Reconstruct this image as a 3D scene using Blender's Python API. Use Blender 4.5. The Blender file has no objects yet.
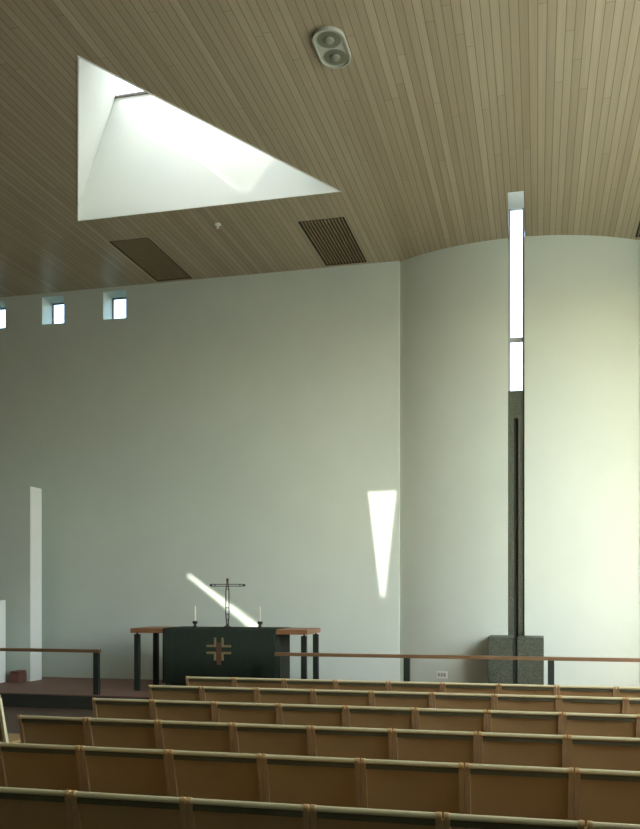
import bpy, bmesh, math, random
from mathutils import Vector, Matrix
random.seed(7)
S = bpy.context.scene
C = S.collection
PI = math.pi

# ------------------------------------------------------------------ camera
YAW = math.radians(12.5)
F, CX, HY = 800.0, 360.0, 595.0            # focal length in pixels, principal column, horizon row (640 x 829)
cam_d = bpy.data.cameras.new('camera')
cam = bpy.data.objects.new('camera', cam_d); C.objects.link(cam)
cam.location = (0, 0, 1.645)
cam.rotation_euler = (PI/2, 0, YAW)
cam_d.sensor_fit = 'HORIZONTAL'; cam_d.sensor_width = 36.0
cam_d.lens = 36.0*F/640.0
cam_d.shift_x = (320.0-CX)/640.0
cam_d.shift_y = (HY-414.5)/640.0
cam_d.clip_start = 0.05
S.camera = cam

# ------------------------------------------------------------------ world, sun, daylight, exposure
w = bpy.data.worlds.new('sky'); S.world = w; w.use_nodes = True
nt = w.node_tree; nt.nodes.clear()
sky = nt.nodes.new('ShaderNodeTexSky'); sky.sky_type = 'NISHITA'
sky.sun_disc = False; sky.sun_elevation = math.radians(31); sky.sun_rotation = math.radians(180)
sky.air_density = 1.0; sky.dust_density = 3.0; sky.ozone_density = 1.0
bg = nt.nodes.new('ShaderNodeBackground'); bg.inputs['Strength'].default_value = 1.8
wo = nt.nodes.new('ShaderNodeOutputWorld')
nt.links.new(sky.outputs[0], bg.inputs[0]); nt.links.new(bg.outputs[0], wo.inputs[0])

SUN = Vector((0.10, 1.0, -0.595))          # direction the sunlight travels
sd = bpy.data.lights.new('sun', 'SUN'); sd.energy = 9.0; sd.angle = math.radians(0.55); sd.color = (1, .97, .88)
so = bpy.data.objects.new('sun', sd); C.objects.link(so)
so.rotation_euler = SUN.to_track_quat('-Z', 'Y').to_euler(); so.location = (0, -4, 12)

def area(name, loc, rot, sx, sy, e, col):
    l = bpy.data.lights.new(name, 'AREA'); l.shape = 'RECTANGLE'; l.size = sx; l.size_y = sy
    l.energy = e; l.color = col
    o = bpy.data.objects.new(name, l); C.objects.link(o); o.location = loc; o.rotation_euler = rot
    return o
DAY = (0.94, 1.0, 0.92)
area('daylight_side_window', (4.2, 5.6, 4.1), (0, PI/2, 0), 4.6, 8.0, 440, DAY)

vs = S.view_settings
vs.view_transform = 'Standard'; vs.look = 'None'; vs.gamma = 1.0; vs.exposure = 0.0; vs.use_curve_mapping = False

# ------------------------------------------------------------------ materials
def srgb(r, g, b):
    f = lambda c: (c/255/12.92) if c/255 <= .04045 else ((c/255+.055)/1.055)**2.4
    return (f(r), f(g), f(b), 1)

def mat(name, col, rough=.6, metal=0.0, var=.08, scale=6.0, bump=0.0, bscale=40.0, stretch=(1, 1, 1), spec=.5):
    m = bpy.data.materials.new(name); m.use_nodes = True
    n = m.node_tree; b = n.nodes['Principled BSDF']
    b.inputs['Roughness'].default_value = rough; b.inputs['Metallic'].default_value = metal
    b.inputs['Specular IOR Level'].default_value = spec
    tc = n.nodes.new('ShaderNodeTexCoord'); mp = n.nodes.new('ShaderNodeMapping'); mp.inputs['Scale'].default_value = stretch
    n.links.new(tc.outputs['Object'], mp.inputs[0])
    nz = n.nodes.new('ShaderNodeTexNoise'); nz.inputs['Scale'].default_value = scale; nz.inputs['Detail'].default_value = 5
    n.links.new(mp.outputs[0], nz.inputs[0])
    r = n.nodes.new('ShaderNodeValToRGB')
    r.color_ramp.elements[0].position = .3; r.color_ramp.elements[1].position = .7
    r.color_ramp.elements[0].color = tuple(c*(1-var) for c in col[:3])+(1,)
    r.color_ramp.elements[1].color = tuple(min(1, c*(1+var)) for c in col[:3])+(1,)
    n.links.new(nz.outputs[0], r.inputs[0]); n.links.new(r.outputs[0], b.inputs['Base Color'])
    if bump:
        n2 = n.nodes.new('ShaderNodeTexNoise'); n2.inputs['Scale'].default_value = bscale; n2.inputs['Detail'].default_value = 4
        n.links.new(mp.outputs[0], n2.inputs[0])
        bp = n.nodes.new('ShaderNodeBump'); bp.inputs['Strength'].default_value = bump; bp.inputs['Distance'].default_value = .02
        n.links.new(n2.outputs[0], bp.inputs['Height']); n.links.new(bp.outputs[0], b.inputs['Normal'])
    return m

def ceiling_material():
    m = bpy.data.materials.new('pine_boarding'); m.use_nodes = True
    n = m.node_tree; L = n.links.new; b = n.nodes['Principled BSDF']
    N = n.nodes.new
    tc = N('ShaderNodeTexCoord'); sx = N('ShaderNodeSeparateXYZ'); L(tc.outputs['Object'], sx.inputs[0])
    def M(op, a, bb=None):
        k = N('ShaderNodeMath'); k.operation = op
        for i, v in enumerate((a, bb)):
            if v is None: continue
            if isinstance(v, (int, float)): k.inputs[i].default_value = v
            else: L(v, k.inputs[i])
        return k.outputs[0]
    t = M('DIVIDE', sx.outputs[0], .085)
    idx = M('FLOOR', t); fr = M('FRACT', t)
    wn0 = N('ShaderNodeTexWhiteNoise'); wn0.noise_dimensions = '1D'; L(idx, wn0.inputs['W'])
    yy = M('ADD', M('DIVIDE', sx.outputs[1], 4.2), M('MULTIPLY', wn0.outputs['Value'], 9.0))
    yi = M('FLOOR', yy); yf = M('FRACT', yy)
    cmb = N('ShaderNodeCombineXYZ'); L(idx, cmb.inputs[0]); L(yi, cmb.inputs[1])
    wn = N('ShaderNodeTexWhiteNoise'); wn.noise_dimensions = '2D'; L(cmb.outputs[0], wn.inputs['Vector'])
    mp = N('ShaderNodeMapping'); mp.inputs['Scale'].default_value = (14, .5, 1); L(tc.outputs['Object'], mp.inputs[0])
    gr = N('ShaderNodeTexNoise'); gr.inputs['Scale'].default_value = 2.2; gr.inputs['Detail'].default_value = 6; L(mp.outputs[0], gr.inputs[0])
    v = M('ADD', M('ADD', M('MULTIPLY', wn0.outputs['Value'], .30), M('MULTIPLY', wn.outputs['Value'], .18)), M('MULTIPLY', gr.outputs[0], .42))
    r = N('ShaderNodeValToRGB'); L(v, r.inputs[0]); e = r.color_ramp.elements
    e[0].position = .12; e[0].color = CE0
    e[1].position = .85; e[1].color = CE1
    k = e.new(.5); k.color = CE2
    gap = M('LESS_THAN', fr, .085)
    gap2 = M('LESS_THAN', yf, .0012)
    g = M('MAXIMUM', gap, gap2)
    mx = N('ShaderNodeMix'); mx.data_type = 'RGBA'; L(g, mx.inputs[0]); L(r.outputs[0], mx.inputs[6]); mx.inputs[7].default_value = srgb(128, 108, 80)
    L(mx.outputs[2], b.inputs['Base Color'])
    bp = N('ShaderNodeBump'); bp.inputs['Strength'].default_value = .35; bp.inputs['Distance'].default_value = .004
    L(M('SUBTRACT', 1.0, g), bp.inputs['Height']); L(bp.outputs[0], b.inputs['Normal'])
    b.inputs['Roughness'].default_value = .36; b.inputs['Specular IOR Level'].default_value = .55
    return m
CE0, CE1, CE2 = srgb(164, 147, 117), srgb(204, 193, 163), srgb(184, 171, 141)

def brick_floor(name, c1, c2, mortar, sc):
    m = bpy.data.materials.new(name); m.use_nodes = True
    n = m.node_tree; b = n.nodes['Principled BSDF']
    tc = n.nodes.new('ShaderNodeTexCoord')
    br = n.nodes.new('ShaderNodeTexBrick'); br.inputs['Scale'].default_value = sc
    br.inputs['Color1'].default_value = c1; br.inputs['Color2'].default_value = c2; br.inputs['Mortar'].default_value = mortar
    br.inputs['Mortar Size'].default_value = .012
    n.links.new(tc.outputs['Object'], br.inputs[0]); n.links.new(br.outputs[0], b.inputs['Base Color'])
    b.inputs['Roughness'].default_value = .55
    return m

def granite(name):
    m = bpy.data.materials.new(name); m.use_nodes = True
    n = m.node_tree; b = n.nodes['Principled BSDF']; L = n.links.new
    tc = n.nodes.new('ShaderNodeTexCoord')
    nz = n.nodes.new('ShaderNodeTexNoise'); nz.inputs['Scale'].default_value = 70; nz.inputs['Detail'].default_value = 3
    L(tc.outputs['Object'], nz.inputs[0])
    r = n.nodes.new('ShaderNodeValToRGB'); e = r.color_ramp.elements
    e[0].position = .38; e[0].color = srgb(58, 64, 50); e[1].position = .66; e[1].color = srgb(96, 102, 82)
    L(nz.outputs[0], r.inputs[0]); L(r.outputs[0], b.inputs['Base Color'])
    b.inputs['Roughness'].default_value = .6
    return m

def glass(name, tint=(1, 1, 1, 1)):
    m = bpy.data.materials.new(name); m.use_nodes = True
    n = m.node_tree; n.nodes.clear()
    t = n.nodes.new('ShaderNodeBsdfTransparent'); t.inputs[0].default_value = tint
    g = n.nodes.new('ShaderNodeBsdfGlossy'); g.inputs['Roughness'].default_value = .03
    mx = n.nodes.new('ShaderNodeMixShader'); mx.inputs[0].default_value = .06
    o = n.nodes.new('ShaderNodeOutputMaterial')
    n.links.new(t.outputs[0], mx.inputs[1]); n.links.new(g.outputs[0], mx.inputs[2]); n.links.new(mx.outputs[0], o.inputs[0])
    return m

def opal(name):
    m = bpy.data.materials.new(name); m.use_nodes = True
    n = m.node_tree; n.nodes.clear()
    t = n.nodes.new('ShaderNodeBsdfTransparent')
    g = n.nodes.new('ShaderNodeBsdfTranslucent'); g.inputs[0].default_value = (.36, .38, .37, 1)
    mx = n.nodes.new('ShaderNodeMixShader'); mx.inputs[0].default_value = .95
    o = n.nodes.new('ShaderNodeOutputMaterial')
    n.links.new(t.outputs[0], mx.inputs[1]); n.links.new(g.outputs[0], mx.inputs[2]); n.links.new(mx.outputs[0], o.inputs[0])
    return m

M = dict(
    wall=mat('grey_green_plaster', srgb(208, 218, 203), .85, var=.02, scale=1.6, bump=.12, bscale=55, spec=.2),
    white=mat('white_plaster', srgb(236, 238, 228), .85, var=.01, scale=2, spec=.2),
    ceil=ceiling_material(),
    floor=brick_floor('brown_tile', srgb(100, 78, 60), srgb(88, 68, 52), srgb(70, 58, 46), 4.0),
    plat=brick_floor('red_brown_brick_paving', srgb(134, 92, 74), srgb(116, 82, 66), srgb(92, 76, 62), 4.0),
    brickw=brick_floor('brown_brick', srgb(118, 92, 74), srgb(104, 82, 66), srgb(96, 86, 74), 3.0),
    shade_strip=mat('painted_rail_shade', srgb(84, 80, 54), .7, var=.06),  # dark colour for the shade below the pew top rails
    riser=mat('dark_step_stone', srgb(52, 54, 44), .7, var=.15, scale=8),
    granite=granite('speckled_dark_stone'),
    groove=mat('groove_stone', srgb(44, 48, 40), .6, var=.12, scale=60),
    glass=glass('clear_glass'),
    opal=opal('diffusing_glass'),
    frame=mat('grey_painted_metal', srgb(168, 172, 166), .5, var=.03),
    dframe=mat('dark_painted_frame', srgb(126, 130, 130), .5, var=.03),
    bar=mat('dark_steel_bar', srgb(84, 76, 68), .5, var=.05),
    black=mat('black_painted_wood', srgb(36, 44, 36), .5, var=.1, scale=10),
    rail=mat('oiled_rail_wood', srgb(128, 96, 62), .45, var=.14, scale=4, stretch=(1, 14, 14)),
    top=mat('altar_top_wood', srgb(150, 104, 68), .45, var=.12, scale=4, stretch=(1, 14, 14)),
    cloth=mat('dark_green_cloth', srgb(50, 60, 50), .95, var=.14, scale=30, bump=.15, bscale=120, spec=.1),
    block=mat('dark_altar_stone', srgb(54, 58, 48), .8, var=.12, scale=18, spec=.2),
    gold=mat('gold_embroidery', srgb(140, 124, 84), .7, var=.14, scale=60),
    rust=mat('rust_embroidery', srgb(96, 62, 42), .7, var=.15, scale=60),
    iron=mat('blackened_iron', srgb(58, 54, 46), .45, .6, var=.1, scale=20),
    wax=mat('ivory_wax', srgb(240, 236, 214), .5, var=.02),
    panel=mat('brown_saddle_leather', srgb(172, 138, 90), .55, var=.07, scale=4, bump=.05, bscale=60, spec=.35),
    post=mat('amber_wood_post', srgb(172, 138, 96), .5, var=.12, scale=5, stretch=(12, 12, 1)),
    railp=mat('pale_ash_rail', srgb(220, 208, 160), .42, var=.06, scale=5, stretch=(1, 12, 12)),
    bind=mat('tan_leather_binding', srgb(206, 164, 108), .55, var=.1, scale=30),
    lampm=mat('grey_enamel', srgb(190, 194, 178), .4, var=.03),
    lampd=mat('dark_reflector', srgb(130, 134, 112), .35, .3, var=.05),
    bulb=mat('frosted_bulb', srgb(150, 152, 136), .3, var=.02),
    slat=mat('stained_slat_wood', srgb(150, 132, 102), .5, var=.1, scale=4, stretch=(12, 1, 12)),
    duct=mat('dark_duct', srgb(40, 36, 28), .8, var=.05),
    plastic=mat('white_plastic', srgb(244, 245, 236), .4, var=.02),
    brick=mat('red_brown_upholstery', srgb(112, 74, 62), .8, var=.12, scale=12),
)

# ------------------------------------------------------------------ helpers
def nb(): return bmesh.new()
def bx(bm, x0, x1, y0, y1, z0, z1):
    v = [bm.verts.new((x, y, z)) for z in (z0, z1) for y in (y0, y1) for x in (x0, x1)]
    for f in ((0, 2, 3, 1), (4, 5, 7, 6), (0, 1, 5, 4), (2, 6, 7, 3), (0, 4, 6, 2), (1, 3, 7, 5)):
        bm.faces.new([v[i] for i in f])
    return bm
def tube(bm, a, b, r0, r1=None, n=12):
    a = Vector(a); b = Vector(b); r1 = r0 if r1 is None else r1
    q = (b-a).to_track_quat('Z', 'Y')
    ra = [bm.verts.new(a+q@Vector((math.cos(t)*r0, math.sin(t)*r0, 0))) for t in [2*PI*i/n for i in range(n)]]
    rb = [bm.verts.new(b+q@Vector((math.cos(t)*r1, math.sin(t)*r1, 0))) for t in [2*PI*i/n for i in range(n)]]
    for i in range(n): bm.faces.new((ra[i], ra[(i+1) % n], rb[(i+1) % n], rb[i]))
    bm.faces.new(ra[::-1]); bm.faces.new(rb)
    return bm
def lathe(bm, prof, loc=(0, 0, 0), n=24):
    rings = []
    for r, z in prof:
        rings.append([bm.verts.new((loc[0]+r*math.cos(2*PI*i/n), loc[1]+r*math.sin(2*PI*i/n), loc[2]+z)) for i in range(n)])
    for a, b in zip(rings, rings[1:]):
        for i in range(n): bm.faces.new((a[i], a[(i+1) % n], b[(i+1) % n], b[i]))
    bm.faces.new(rings[0][::-1]); bm.faces.new(rings[-1])
    return bm
def prism(bm, lo, hi):
    a = [bm.verts.new(p) for p in lo]; b = [bm.verts.new(p) for p in hi]; n = len(a)
    bm.faces.new(a[::-1]); bm.faces.new(b)
    for i in range(n): bm.faces.new((a[i], a[(i+1) % n], b[(i+1) % n], b[i]))
    return bm
def plate(bm, outer, holes, mp, d0, d1):
    """a slab with holes; 2-D loops, mp(u, v, depth) -> xyz; a hole is (loop at d0, loop at d1)"""
    loops = [(outer, outer)] + holes; cols = []
    for side, d in ((0, d0), (1, d1)):
        es = []; vv = []
        for lp in loops:
            v = [bm.verts.new(mp(p[0], p[1], d)) for p in lp[side]]
            es += [bm.edges.new((v[i], v[(i+1) % len(v)])) for i in range(len(v))]
            vv.append(v)
        bmesh.ops.triangle_fill(bm, use_beauty=True, use_dissolve=False, edges=es)
        cols.append(vv)
    for a, b in zip(*cols):
        n = len(a)
        for i in range(n): bm.faces.new((a[i], a[(i+1) % n], b[(i+1) % n], b[i]))
    return bm
def sheet(pts):
    bm = nb(); bm.faces.new([bm.verts.new(p) for p in pts]); return bm
def rect(a, b, c, d): return [(a, c), (b, c), (b, d), (a, d)]

def obj(name, bm, m, parent=None, bevel=0, smooth=False, loc=None):
    bmesh.ops.recalc_face_normals(bm, faces=bm.faces[:])
    me = bpy.data.meshes.new(name); bm.to_mesh(me); bm.free(); me.materials.append(m)
    if smooth:
        for p in me.polygons: p.use_smooth = True
    o = bpy.data.objects.new(name, me); C.objects.link(o)
    if parent: o.parent = parent
    if loc: o.location = loc
    if bevel:
        k = o.modifiers.new('edge', 'BEVEL'); k.width = bevel; k.segments = 2; k.limit_method = 'ANGLE'
    if smooth:
        k = o.modifiers.new('split', 'EDGE_SPLIT'); k.split_angle = math.radians(40)
    return o
def struct(name, bm, m, parent=None, **k):
    o = obj(name, bm, m, parent, **k)
    if parent is None: o['kind'] = 'structure'
    return o
def sroot(name, loc):
    o = bpy.data.objects.new(name, None); C.objects.link(o); o.location = loc; o['kind'] = 'structure'; o.empty_display_size = .1
    return o
def thing(name, label, cat, loc, group=None):
    o = bpy.data.objects.new(name, None); C.objects.link(o); o.location = loc; o.empty_display_size = .1
    o['label'] = label; o['category'] = cat
    if group: o['group'] = group
    return o
def tag(o, label, cat, group=None):
    o['label'] = label; o['category'] = cat
    if group: o['group'] = group
    return o
def dup(root, loc, label=None):
    r = root.copy(); C.objects.link(r); r.location = loc
    if label: r['label'] = label
    for ch in list(root.children):
        c = ch.copy(); C.objects.link(c); c.parent = r
        for g in list(ch.children):
            d = g.copy(); C.objects.link(d); d.parent = c
    return r

# ------------------------------------------------------------------ dimensions
ZC = 6.97                      # ceiling
YW = 12.58                     # face of the back wall
XL, XR, YB = -9.9, 4.3, -5.0
ZP = 0.20                      # chancel platform
YP = 10.38
XP = 4.3

# ------------------------------------------------------------------ setting
struct('floor', bx(nb(), XL-.2, XR+.2, YB-.2, 15.8, -.15, 0), M['floor'])
struct('floor_platform', bx(nb(), XL, XP, YP+.03, YW+.02, 0.0, ZP), M['plat'])
struct('trim_step_front', bx(nb(), XL, XP, YP, YP+.028, 0.0, ZP-.012), M['riser'])

# bulging wall: arc centre and radius
AX, AY, AR = -.345, 12.13+3.6, 3.6
X0, X1 = -.405, -.205                         # the slit opening (inside frames)
SL, SR = -.43, -.187
def arc_wall(xa, xb, z0, z1, n=28, t=.34):
    bm = nb()
    ta = math.asin((xa-AX)/AR); tb = math.asin((xb-AX)/AR)
    fr, bk = [], []
    for i in range(n+1):
        a = ta+(tb-ta)*i/n
        fr.append((AX+AR*math.sin(a), AY-AR*math.cos(a)))
        bk.append((AX+(AR-t)*math.sin(a), AY-(AR-t)*math.cos(a)))
    # square reveals at the slit
    bk[0] = (fr[0][0], bk[0][1]) if abs(xa-SR) < .01 else bk[0]
    bk[-1] = (fr[-1][0], bk[-1][1]) if abs(xb-SL) < .01 else bk[-1]
    lo_f = [bm.verts.new((x, y, z0)) for x, y in fr]; hi_f = [bm.verts.new((x, y, z1)) for x, y in fr]
    lo_b = [bm.verts.new((x, y, z0)) for x, y in bk]; hi_b = [bm.verts.new((x, y, z1)) for x, y in bk]
    for i in range(n):
        bm.faces.new((lo_f[i], lo_f[i+1], hi_f[i+1], hi_f[i])).smooth = True
        bm.faces.new((lo_b[i+1], lo_b[i], hi_b[i], hi_b[i+1]))
        bm.faces.new((hi_f[i], hi_f[i+1], hi_b[i+1], hi_b[i]))
        bm.faces.new((lo_b[i], lo_b[i+1], lo_f[i+1], lo_f[i]))
    bm.faces.new((lo_f[0], hi_f[0], hi_b[0], lo_b[0])); bm.faces.new((lo_f[-1], lo_b[-1], hi_b[-1], hi_f[-1]))
    return bm
XE0, XE1 = -2.15, 1.49
struct('wall_curved', arc_wall(XE0, SL, ZP, ZC), M['wall'], smooth=True)
struct('wall_curved_right', arc_wall(SR, XE1, ZP, ZC), M['wall'], smooth=True)

# back wall left of the bulge, pierced by four square windows close under the ceiling
WXS = [-9.71, -8.54, -7.35]
hole = lambda x: rect(x, x+.43, 6.42, 6.90)
mpw = lambda u, v, d: (u, d, v)
struct('wall_back', plate(nb(), rect(XL-.2, XE0, 0, ZC), [(hole(x), hole(x)) for x in WXS], mpw, YW, YW+.36), M['wall'])
struct('wall_back_right', bx(nb(), XE1, XR+.2, 12.62, 12.95, 0, ZC), M['wall'])
for i, x in enumerate(WXS):
    r = sroot('window_%d' % (i+1), (x, YW+.30, 6.42))
    bm = nb()
    t = .022
    bx(bm, 0, .43, 0, .04, 0, t); bx(bm, 0, .43, 0, .04, .48-t, .48); bx(bm, 0, t, 0, .04, t, .48-t); bx(bm, .43-t, .43, 0, .04, t, .48-t)
    struct('window_frame', bm, M['dframe'], r)
    struct('pane', bx(nb(), t, .43-t, .016, .022, t, .48-t), M['glass'], r)

# side walls and rear wall with the windows that light the hall
mps = lambda u, v, d: (d, u, v)
struct('wall_left', bx(nb(), XL-.2, XL, YB, YW, 0, ZC), M['brickw'])
sw = rect(1.6, 9.6, 1.8, 6.4)
struct('wall_right', plate(nb(), rect(YB, 12.62, 0, ZC), [(sw, sw)], mps, XR, XR+.25), M['wall'])
struct('wall_rear', bx(nb(), XL-.2, XR+.25, YB-.25, YB, 0, ZC), M['wall'])
def mullioned(i, loc, rot, W, Hh, nx, nz):
    r = sroot('window_%d' % i, loc); r.rotation_euler = (0, 0, rot)
    bm = nb(); t = .05
    for k in range(nx+1):
        x = (W-t)*k/nx; bx(bm, x, x+t, 0, .06, 0, Hh)
    for k in range(nz+1):
        z = (Hh-t)*k/nz
        for q in range(nx): bx(bm, (W-t)*q/nx+t, (W-t)*(q+1)/nx, .005, .055, z, z+t)
    struct('window_frame', bm, M['frame'], r)
    struct('pane', bx(nb(), t, W-t, .026, .032, t, Hh-t), M['glass'], r)
mullioned(4, (XR+.16, 1.6, 1.8), PI/2, 8.0, 4.6, 5, 4)

# ceiling with: triangular rooflight, slot over the slit window, two unseen sun slots added to cast the patches on the back wall, duct openings
TB, TD, TC = (-6.40, 10.25), (-2.53, 10.25), (-4.43, 7.10)
ZS = 8.65
TA2, TD2, TC2 = (-5.80, 10.25), (-2.53, 10.25), (-4.135, 7.59)
def onceil(x, z, zt):         # a point of the back wall carried up the sun ray to height zt
    k = (zt-z)/SUN.z
    return (x+SUN.x*k, YW+SUN.y*k)
sun_patches = [[(-2.65, 3.29), (-2.20, 3.30), (-2.40, 1.62), (-2.44, 1.62)],
               [(-5.80, 1.98), (-5.72, 1.98), (-4.42, 1.08), (-4.62, 1.08)]]
TR = .14
holes = [([TB, TD, TC], [TB, TD, TC])]
NY = 10.76
notch = [(SL, 12.16), (SL+.045, NY), (SR+.012, NY), (SR, 12.16)]
notch_in = [(SL, 12.45), (SL+.045, NY), (SR+.012, NY), (SR, 12.45)]
for p in sun_patches: holes.append(([onceil(x, z, ZC) for x, z in p], [onceil(x, z, ZC+TR) for x, z in p]))
VENTS = [(-6.31, -5.66), (-3.34, -2.66), (1.42, 2.08)]
for a, b in VENTS: holes.append((rect(a, b, 10.95, 12.52), rect(a, b, 10.95, 12.52)))
mpc = lambda u, v, d: (u, v, d)
struct('ceiling', plate(nb(), [(XL-.2, YB-.25), (XR+.25, YB-.25), (XR+.25, 12.95), (SR, 12.95), (SR+.012, NY), (SL+.045, NY), (SL, 12.95), (XL-.2, 12.95)], holes, mpc, ZC, ZC+TR), M['ceil'])

# rooflight shaft
r = sroot('window_6', (0, 0, 0))
def quad_wall(p, q, q2, p2, z0, z1, t=.12):
    a, b, b2, a2 = Vector((*p, z0)), Vector((*q, z0)), Vector((*q2, z1)), Vector((*p2, z1))
    n = (b-a).cross(a2-a).normalized()
    if n.dot(Vector((-4.45, 9.2, 7.8))-a) > 0: n = -n
    return prism(nb(), [a, b, b2, a2], [a+n*t, b+n*t, b2+n*t, a2+n*t])
e = .001
struct('shaft_wall', quad_wall(TB, TD, TD2, TA2, ZC+TR+e, ZS), M['white'], r)
struct('shaft_wall', quad_wall(TC, TB, TA2, TC2, ZC+TR+e, ZS), M['white'], r)
struct('shaft_wall', quad_wall(TD, TC, TC2, TD2, ZC+TR+e, ZS), M['white'], r)
# plaster lining of the ceiling thickness
for nm, (p, q) in zip('abc', ((TB, TD), (TC, TB), (TD, TC))):
    a, b = Vector(p), Vector(q); d = (b-a).normalized(); n = Vector((-d.y, d.x))
    cen = (Vector(TB)+Vector(TC)+Vector(TD))/3
    if n.dot(cen-a) < 0: n = -n
    ti = .014
    lo = [(a.x, a.y), (b.x, b.y), (b.x+n.x*ti-d.x*.02, b.y+n.y*ti-d.y*.02), (a.x+n.x*ti+d.x*.02, a.y+n.y*ti+d.y*.02)]
    struct('shaft_lining', prism(nb(), [(x, y, ZC-.006) for x, y in lo], [(x, y, ZC+TR-.001) for x, y in lo]), M['white'], r)
# glazing bar along the head of the far wall, and the glass
tube_h = nb(); bx(tube_h, TA2[0]-.02, TD2[0]+.05, 10.20, 10.235, ZS-.03, ZS-.005)
struct('glazing_bar', tube_h, M['bar'], r)
gl = [TA2, TD2, TC2]
struct('pane', sheet([(x, y, ZS+.004) for x, y in gl]), M['opal'], r)

# slit window in the bulging wall: glass rising through the ceiling into its slot
r = sroot('window_7', (0, 0, 0))
ZG0, ZG1 = 4.70, 7.42
YG = 12.20
bm = nb()
bx(bm, SL, SL+.036, YG-.02, YG+.05, ZG0, ZG1); bx(bm, SR-.03, SR, YG-.02, YG+.05, ZG0, ZG1)
bx(bm, SL+.036, SR-.03, YG-.02, YG+.05, 5.44, 5.495)
struct('window_frame', bm, M['frame'], r)
struct('pane', bx(nb(), SL+.036, SR-.03, YG+.01, YG+.016, ZG0, ZG1), M['glass'], r)
# slot housing above the ceiling
bm = nb()
prism(bm, [(SL, 12.30, ZC+TR+e), (SL+.045, NY, ZC+TR+e), (SL-.06, NY, ZC+TR+e), (SL-.1, 12.30, ZC+TR+e)],
          [(SL, 12.30, 7.8), (SL+.045, NY, 7.8), (SL-.06, NY, 7.8), (SL-.1, 12.30, 7.8)])
prism(bm, [(SR, 12.30, ZC+TR+e), (SR+.012, NY, ZC+TR+e), (SR+.1, NY, ZC+TR+e), (SR+.1, 12.30, ZC+TR+e)],
          [(SR, 12.30, 7.8), (SR+.012, NY, 7.8), (SR+.1, NY, 7.8), (SR+.1, 12.30, 7.8)])
bx(bm, SL-.1, SR+.1, NY-.1, NY-.001, ZC+TR+e, 7.8)
bx(bm, SL, SR, YG-.02, YG+.05, ZG1+.001, 7.8)
struct('slot_wall', bm, M['white'], r)
bm = nb(); bx(bm, SL-.1, SR+.1, NY-.1, 12.30, 7.801, 7.86)
struct('added_slot_roof', bm, M['opal'], r)  # unseen diffusing roof, added so that daylight enters the slot

# clear panes in the two added, unseen slots, shaped by projecting the sun patches back
for i, p in enumerate(sun_patches):
    q = [onceil(x, z, ZC+TR+.002) for x, z in p]
    struct('window_%d' % (8+i), prism(nb(), [(x, y, ZC+TR+.001) for x, y in q], [(x, y, ZC+TR+.007) for x, y in q]), M['glass'])

# partitions at the far left of the platform
struct('wall_partition', bx(nb(), XL+.001, -8.28, 11.86, 12.17, ZP, 3.46), M['wall'])
struct('wall_partition_low', bx(nb(), XL+.001, -8.62, 11.30, 11.68, ZP, 1.56), M['wall'])

struct('lit_end_1', bx(nb(), -8.279, -8.27, 11.86, 12.17, ZP, 3.46), M['white'])  # added white board, paints the light falling on the partition end
struct('lit_end_2', bx(nb(), -8.619, -8.61, 11.30, 11.68, ZP, 1.56), M['white'])  # same painted light on the end of the low partition

# ------------------------------------------------------------------ stone shaft in the slit and its plinth
t = thing('stone_font', 'tall dark speckled stone slab with grooved plinth under the slit window', 'stone font', (-.3, 11.9, ZP))
bm = nb()
ys = 12.17
bx(bm, SL+.001-(-.3), -.345+.3, ys-11.9, ys+.2-11.9, 0, ZG0-ZP-.002)
bx(bm, -.278+.3, SR-.001+.3, ys-11.9, ys+.2-11.9, 0, ZG0-ZP-.002)
bx(bm, -.045, .022, ys-11.9, ys+.2-11.9, 4.28-ZP, ZG0-ZP-.002)
obj('shaft', bm, M['granite'], t)
obj('shaft_groove', bx(nb(), -.0449, .0219, ys+.05-11.9, ys+.19-11.9, 0, 4.28-ZP-.001), M['groove'], t)
bm = nb(); pf = 11.55-11.9
PZ = 1.045-ZP
bx(bm, -.39, -.045, pf, .225, 0, PZ); bx(bm, .022, .39, pf, .225, 0, PZ)
obj('plinth', bm, M['granite'], t, bevel=.004)
obj('plinth_groove', bx(nb(), -.0449, .0219, pf+.03, .224, 0, PZ-.02), M['groove'], t)

# ------------------------------------------------------------------ socket
o = thing('wall_socket', 'white electrical socket low on the curved wall, left of stone plinth', 'socket', (-1.43, 12.28, .36))
o.rotation_euler = (0, 0, math.asin((-1.43-AX)/AR))
yw = AY-math.sqrt(AR*AR-(-1.43-AX)**2)
o.location = (-1.43, yw, .36)
obj('cover_plate', bx(nb(), -.09, .09, -.016, -.001, 0, .11), M['plastic'], o, bevel=.004)
for k in range(3):
    obj('outlet', bx(nb(), -.066+k*.048, -.032+k*.048, -.018, -.0165, .03, .085), M['frame'], o)

# ------------------------------------------------------------------ altar
AXL, AXR, AYF, AYB = -5.99, -3.22, 11.02, 11.76
AT = 1.145
t = thing('altar_table', 'long wooden altar table on paired black square legs', 'altar', (-4.6, 11.4, ZP))
dx, dy = 4.6, -11.4
obj('tabletop', bx(nb(), AXL+dx, AXR+dx, AYF+dy, AYB+dy, AT-.07-ZP, AT-ZP), M['top'], t, bevel=.004)
for x0, y0 in ((-5.96, 11.08), (-5.925, 11.62), (-3.33, 11.08), (-3.305, 11.62)):
    l = obj('leg', bx(nb(), x0+dx, x0+.08+dx, y0+dy, y0+.06+dy, 0, AT-.092-ZP), M['black'], t, bevel=.004)
    obj('pin', tube(nb(), (x0+.04+dx, y0+.03+dy, AT-.0925-ZP), (x0+.04+dx, y0+.03+dy, AT-.0695-ZP), .015), M['iron'], l)
obj('base_block', bx(nb(), -5.44+dx, -3.69+dx, 11.06+dy, 11.70+dy, 0, AT-.071-ZP), M['block'], t, bevel=.004)

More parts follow.
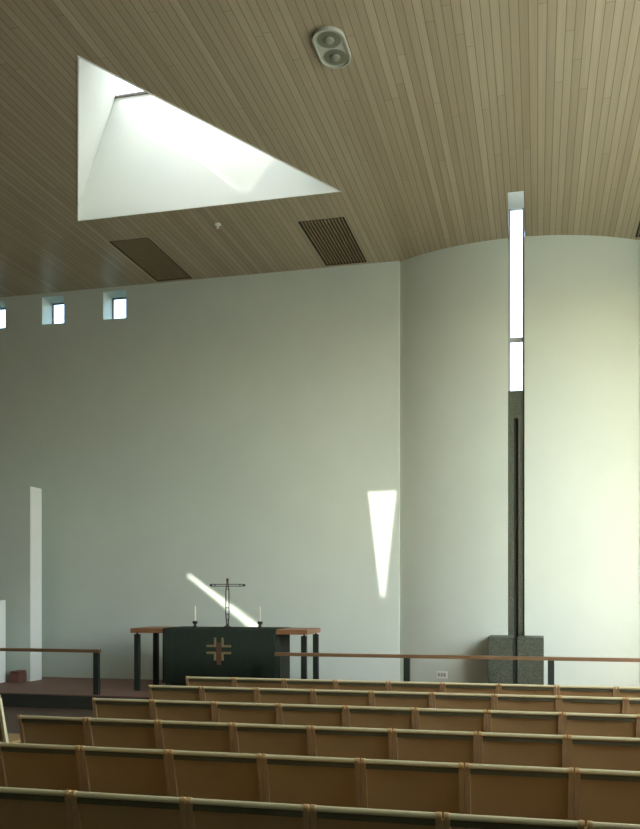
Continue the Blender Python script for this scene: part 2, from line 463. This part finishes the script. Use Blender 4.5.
# frontal cloth: lies on the top, falls over the front edge
cl0, cl1 = -5.45, -3.68
bm = nb()
prof = [(AYB-.06, AT+.002), (AYF+.02, AT+.002), (AYF-.006, AT-.004), (AYF-.014, AT-.03), (AYF-.014, AT-.3), (AYF-.014, .34)]
NX = 60; rows = []
for k in range(NX+1):
    x = cl0+(cl1-cl0)*k/NX; row = []
    for j, (y, z) in enumerate(prof):
        wv = 0 if j < 4 else .005*(math.sin(x*9)+.6*math.sin(x*21+1))*((j-3)/2)
        row.append(bm.verts.new((x, y-abs(wv), z)))
    rows.append(row)
for a, b in zip(rows, rows[1:]):
    for j in range(len(prof)-1): bm.faces.new((a[j], a[j+1], b[j+1], b[j]))
cloth = obj('altar_frontal', bm, M['cloth'], smooth=True)
tag(cloth, 'dark green altar cloth falling over the table front, embroidered cross', 'altar cloth')
k = cloth.modifiers.new('thick', 'SOLIDIFY'); k.thickness = .005; k.offset = 1
ye = AYF-.036
cxm, czm = -4.555, .85
for sx in (-1, 1):
    emb = nb()
    xc_ = cxm+sx*.058
    bx(emb, xc_-.016, xc_+.016, ye, ye+.012, czm+.035, czm+.17)
    bx(emb, xc_-.016, xc_+.016, ye, ye+.012, czm-.165, czm-.045)
    for sz in (-1, 1):
        zc_ = czm+sz*.05-.003
        x0, x1 = sorted((cxm+sx*.045, cxm+sx*.19))
        bx(emb, x0, x1, ye-.001, ye+.011, zc_-.016, zc_+.016)
    obj('gold_cross_half', emb, M['gold'], cloth)
emb = nb(); bx(emb, cxm-.03, cxm+.03, ye, ye+.012, czm-.23, czm+.1); 
for sx in (-1, 1): bx(emb, cxm+sx*.03-.012, cxm+sx*.03+.012, ye+.001, ye+.012, czm-.02, czm+.02)
obj('rust_band', emb, M['rust'], cloth)

# standing cross on the altar
t = thing('standing_cross', 'tall openwork dark metal cross standing on the altar cloth', 'cross', (-4.565, 11.35, AT+.0075))
b_ = nb(); lathe(b_, [(.075, 0), (.075, .012), (.05, .02), (.022, .035), (.02, .06)])
obj('foot', b_, M['iron'], t, smooth=True)
b_ = nb()
for s in (-1, 1):
    pts = [(s*.012, 0, .05), (s*.026, 0, .2), (s*.024, 0, .56), (s*.010, 0, .67), (s*.008, 0, .72)]
    for a, c_ in zip(pts, pts[1:]): tube(b_, a, c_, .0085, n=8)
for z in (.12, .2, .3, .58, .62): tube(b_, (-.024, 0, z), (.024, 0, z), .006, n=8)
lathe(b_, [(.008, 0), (.02, .012), (.02, .028), (.006, .042)], (0, 0, .705), n=12)
obj('stem', b_, M['iron'], t)
b_ = nb()
for s in (-1, 1): tube(b_, (-.25, 0, .640+s*.014), (.25, 0, .640+s*.014), .006, n=8)
for x in (-.25, -.2, .2, .25): tube(b_, (x, 0, .624), (x, 0, .656), .008, n=8)
for x in (-.268, .268): lathe(b_, [(.004, -.02), (.018, -.008), (.018, .008), (.004, .02)], (x, 0, .640), n=12)
obj('crossbar', b_, M['iron'], t)

# two altar candles
def candle(x, label):
    t = thing('candlestick', label, 'candlestick', (x, 11.22, AT+.0075), 'candlesticks on the altar')
    b_ = nb(); lathe(b_, [(.05, 0), (.05, .012), (.022, .03), (.018, .05), (.034, .065), (.04, .085), (.034, .1), (.022, .104)])
    obj('holder', b_, M['iron'], t, smooth=True)
    w_ = obj('candle', lathe(nb(), [(.014, .1045), (.013, .30), (.008, .335)], n=16), M['wax'], t, smooth=True)
    obj('wick', tube(nb(), (0, 0, .335), (.002, 0, .352), .002, n=6), M['iron'], w_)
    return t
candle(-5.03, 'white candle in dark holder on the altar, left of the standing cross')
candle(-4.00, 'white candle in dark holder on the altar, right of the standing cross')

# ------------------------------------------------------------------ communion rails
def rail(xa, xb, posts, label):
    t = thing('communion_rail', label, 'railing', ((xa+xb)/2, 10.5, ZP), 'communion rails on the platform edge')
    m_ = (xa+xb)/2
    obj('handrail', bx(nb(), xa-m_, xb-m_, -.04, .04, .61, .655), M['rail'], t, bevel=.004)
    for x in posts: obj('post', bx(nb(), x-m_, x-m_+.08, -.03, .03, 0, .6095), M['black'], t, bevel=.003)
rail(-9.85, -6.19, [-6.28, -8.14], 'communion rail left of the altar, brown handrail on black posts')
rail(-3.52, 3.9, [-3.52, -1.73, .13, 1.99, 3.82], 'long communion rail right of the altar, brown handrail on black posts')

# low red-brown seat by the partition
t = thing('low_stool', 'low red-brown block stool at the foot of the pale partition', 'stool', (-8.42, 11.72, ZP))
obj('stool_body', bx(nb(), -.08, .09, -.1, .13, 0, .15), M['brick'], t, bevel=.01)
obj('cushion', bx(nb(), -.075, .085, -.095, .125, .151, .19), M['brick'], t, bevel=.012)

# ------------------------------------------------------------------ pews
LEAN = .23                                     # metres of recline per metre of height
def pew(x0, n, y, label, group='rows of linked leather-backed seats', wood='post'):
    t = thing('pew', label, 'pew', (x0, y, 0), group)
    P = .5
    yb = lambda z: (.848-z)*LEAN                # forward is +y, the back leans towards the viewer at the top
    rz = .844
    # meshes made once, shared by every bay
    rail_bm = tube(nb(), (.004, 0, rz), (P-.004, 0, rz),   .0115, n=14)
    pan = nb(); g = 8; fr = []
    for side in (0, 1):
        lay = []
        for i in range(g+1):
            x = .028+(P-.056)*i/g; col_ = []
            for j in range(7):
                z = .806-(.806-.47)*j/6
                bow = .012*math.sin(PI*i/g)
                col_.append(pan.verts.new((x, yb(z)+bow+side*.008, z)))
            lay.append(col_)
        fr.append(lay)
    for side, lay in enumerate(fr):
        for i in range(g):
            for j in range(6): pan.faces.new((lay[i][j], lay[i+1][j], lay[i+1][j+1], lay[i][j+1]))
    for i in range(g):
        for j in (0, 6): pan.faces.new((fr[0][i][j], fr[0][i+1][j], fr[1][i+1][j], fr[1][i][j]))
    for j in range(6):
        for i in (0, g): pan.faces.new((fr[0][i][j], fr[0][i][j+1], fr[1][i][j+1], fr[1][i][j]))
    shade_strip = nb(); bx(shade_strip, .027, P-.027, yb(.82)-.006, yb(.82)+.010, .8065, .8325)  # added dark strip, paints the shade under the top rail
    seat = nb(); bx(seat, .02, P-.02, .10, .52, .42, .455)
    def post_bm(xc):
        b = nb(); hw = .0125
        z0, z1, zs = 0.0, .855, .40
        prism(b, [(xc-hw, yb(zs)-.014, zs), (xc+hw, yb(zs)-.014, zs), (xc+hw, yb(zs)+.02, zs), (xc-hw, yb(zs)+.02, zs)],
                 [(xc-hw, yb(.822)-.012, .830), (xc+hw, yb(.822)-.012, .830), (xc+hw, yb(.822)+.014, .830), (xc-hw, yb(.822)+.014, .830)])
        prism(b, [(xc-hw, -.02, 0), (xc+hw, -.02, 0), (xc+hw, .015, 0), (xc-hw, .015, 0)],
                 [(xc-hw, yb(zs)-.014, zs-.0005), (xc+hw, yb(zs)-.014, zs-.0005), (xc+hw, yb(zs)+.02, zs-.0005), (xc-hw, yb(zs)+.02, zs-.0005)])
        return b
    def bind_bm(xc): return tube(nb(), (xc-.009, 0, rz), (xc+.009, 0, rz), .0145, n=14)
    def fleg(xc): return bx(nb(), xc-.0125, xc+.0125, .46, .495, 0, .419)
    def arm(xc): return bx(nb(), xc-.0125, xc+.0125, .12, .459, .38, .419)
    first = {}
    def put(key, name, maker, m, dxx, par=t, **k):
        if key not in first:
            o = obj(name, maker(), m, par, **k); first[key] = o
        else:
            o = first[key].copy(); C.objects.link(o); o.parent = par
        if par is t: o.location = (dxx, 0, 0)
        return o
    for b in range(n):
        X = b*P
        put('rail', 'top_rail', lambda: rail_bm, M['railp'], X, smooth=True)
        put('panel', 'back_panel', lambda: pan, M['panel'], X, smooth=True)
        put('shade_strip', 'under_rail_shade', lambda: shade_strip, M['shade_strip'], X)
        put('seat', 'seat', lambda: seat, M['panel'], X, bevel=.01)
        for kx, xc in (('l', .0135), ('r', P-.0135)):
            p_ = put('post'+kx, 'post', lambda: post_bm(xc), M[wood], X)
            put('bind'+kx, 'binding', lambda: bind_bm(xc), M['bind'], X, par=p_, smooth=True)
            put('fl'+kx, 'front_leg', lambda: fleg(xc), M['post'], X)
            put('arm'+kx, 'seat_bearer', lambda: arm(xc), M['post'], X)
    return t
names = ['farthest brown leather-backed pew row, directly in front of the communion rail',
         'second farthest brown leather-backed pew row',
         'third farthest brown leather-backed pew row of the main block',
         'brown leather-backed pew row, third nearest to the viewer',
         'brown leather-backed pew row, second nearest to the viewer',
         'nearest brown leather-backed pew row, cut off by the bottom of the photo']
ROWY = [7.22, 6.46, 5.55, 4.65, 3.77, 2.895]
proto = pew(-3.335, 12, ROWY[0], names[0])
for y, l in zip(ROWY[1:], names[1:]): dup(proto, (-3.335, y, 0), l)
pew(-4.14-1.5, 3, 5.55, 'pew across the aisle, only its pale end post showing at the left edge', None, 'railp')

# ------------------------------------------------------------------ ceiling fittings
for (a, b), lb in zip(VENTS, ('slatted ceiling vent left of centre, below the triangular rooflight',
                              'slatted ceiling vent right of the triangular rooflight tip, near the wall corner',
                              'slatted ceiling vent cut off by the right edge of the photo')):
    mx, L_ = (a+b)/2, 1.57
    t = thing('ceiling_vent', lb, 'vent', (mx, 10.95, ZC), 'slatted vents in the ceiling')
    W = b-a
    bm = nb(); bx(bm, -W/2, W/2, 0, L_, .12, .13)
    obj('duct', bm, M['duct'], t)
    bm = nb(); f_ = .018
    bx(bm, -W/2+.001, -W/2+f_, .001, L_-.001, 0.002, .11); bx(bm, W/2-f_, W/2-.001, .001, L_-.001, .002, .11)
    bx(bm, -W/2+f_, W/2-f_, .001, f_, .002, .11); bx(bm, -W/2+f_, W/2-f_, L_-f_, L_-.001, .002, .11)
    obj('frame', bm, M['duct'], t)
    bm = nb(); ns = 13
    for k in range(ns):
        x = -W/2+f_+(W-2*f_)*(k+.5)/ns
        bx(bm, x-.010, x+.010, f_, L_-f_, .004, .035)
    obj('slats', bm, M['slat'], t)

t = thing('ceiling_light', 'grey capsule-shaped twin ceiling light, switched off', 'ceiling light', (-1.945, 7.52, ZC-.001))
def caps(w_, l_, n=14):
    r_ = w_/2; h = l_/2-r_
    return [(r_*math.cos(a), h+r_*math.sin(a)) for a in [PI*i/n for i in range(n+1)]] + \
           [(r_*math.cos(a), -h+r_*math.sin(a)) for a in [PI+PI*i/n for i in range(n+1)]]
bm = nb(); o_, i_ = caps(.31, .565), caps(.278, .533)
circ = lambda cy, r_: [(r_*math.cos(2*PI*i/24), cy+r_*math.sin(2*PI*i/24)) for i in range(24)]
plate(bm, o_, [(i_, i_)], mpc, -.035, 0)
obj('rim', bm, M['lampm'], t)
bm = nb(); plate(bm, [(x*.999, y*.999) for x, y in i_], [(circ(.125, .118), circ(.125, .118)), (circ(-.125, .118), circ(-.125, .118))], mpc, -.024, -.012)
obj('face_plate', bm, M['lampm'], t)
for cy in (.125, -.125):
    bm = nb(); lathe(bm, [(.117, -.0235), (.10, -.014), (.06, -.008), (.02, -.006)], (0, cy, 0), n=24)
    q = obj('reflector', bm, M['lampd'], t, smooth=True)
    bm = nb(); lathe(bm, [(.028, -.0061), (.05, -.02), (.045, -.038), (.02, -.048)], (0, cy, 0), n=20)
    obj('bulb', bm, M['bulb'], q, smooth=True)

t = thing('ceiling_sensor', 'tiny round white sprinkler head on the ceiling below the rooflight', 'sprinkler', (-4.48, 10.77, ZC-.001))
obj('rosette', lathe(nb(), [(.02, -.02), (.045, -.012), (.045, 0)], n=16), M['plastic'], t, smooth=True)
obj('head', lathe(nb(), [(.022, -.06), (.022, -.054), (.008, -.05), (.008, -.0205)], n=12), M['plastic'], t, smooth=True)
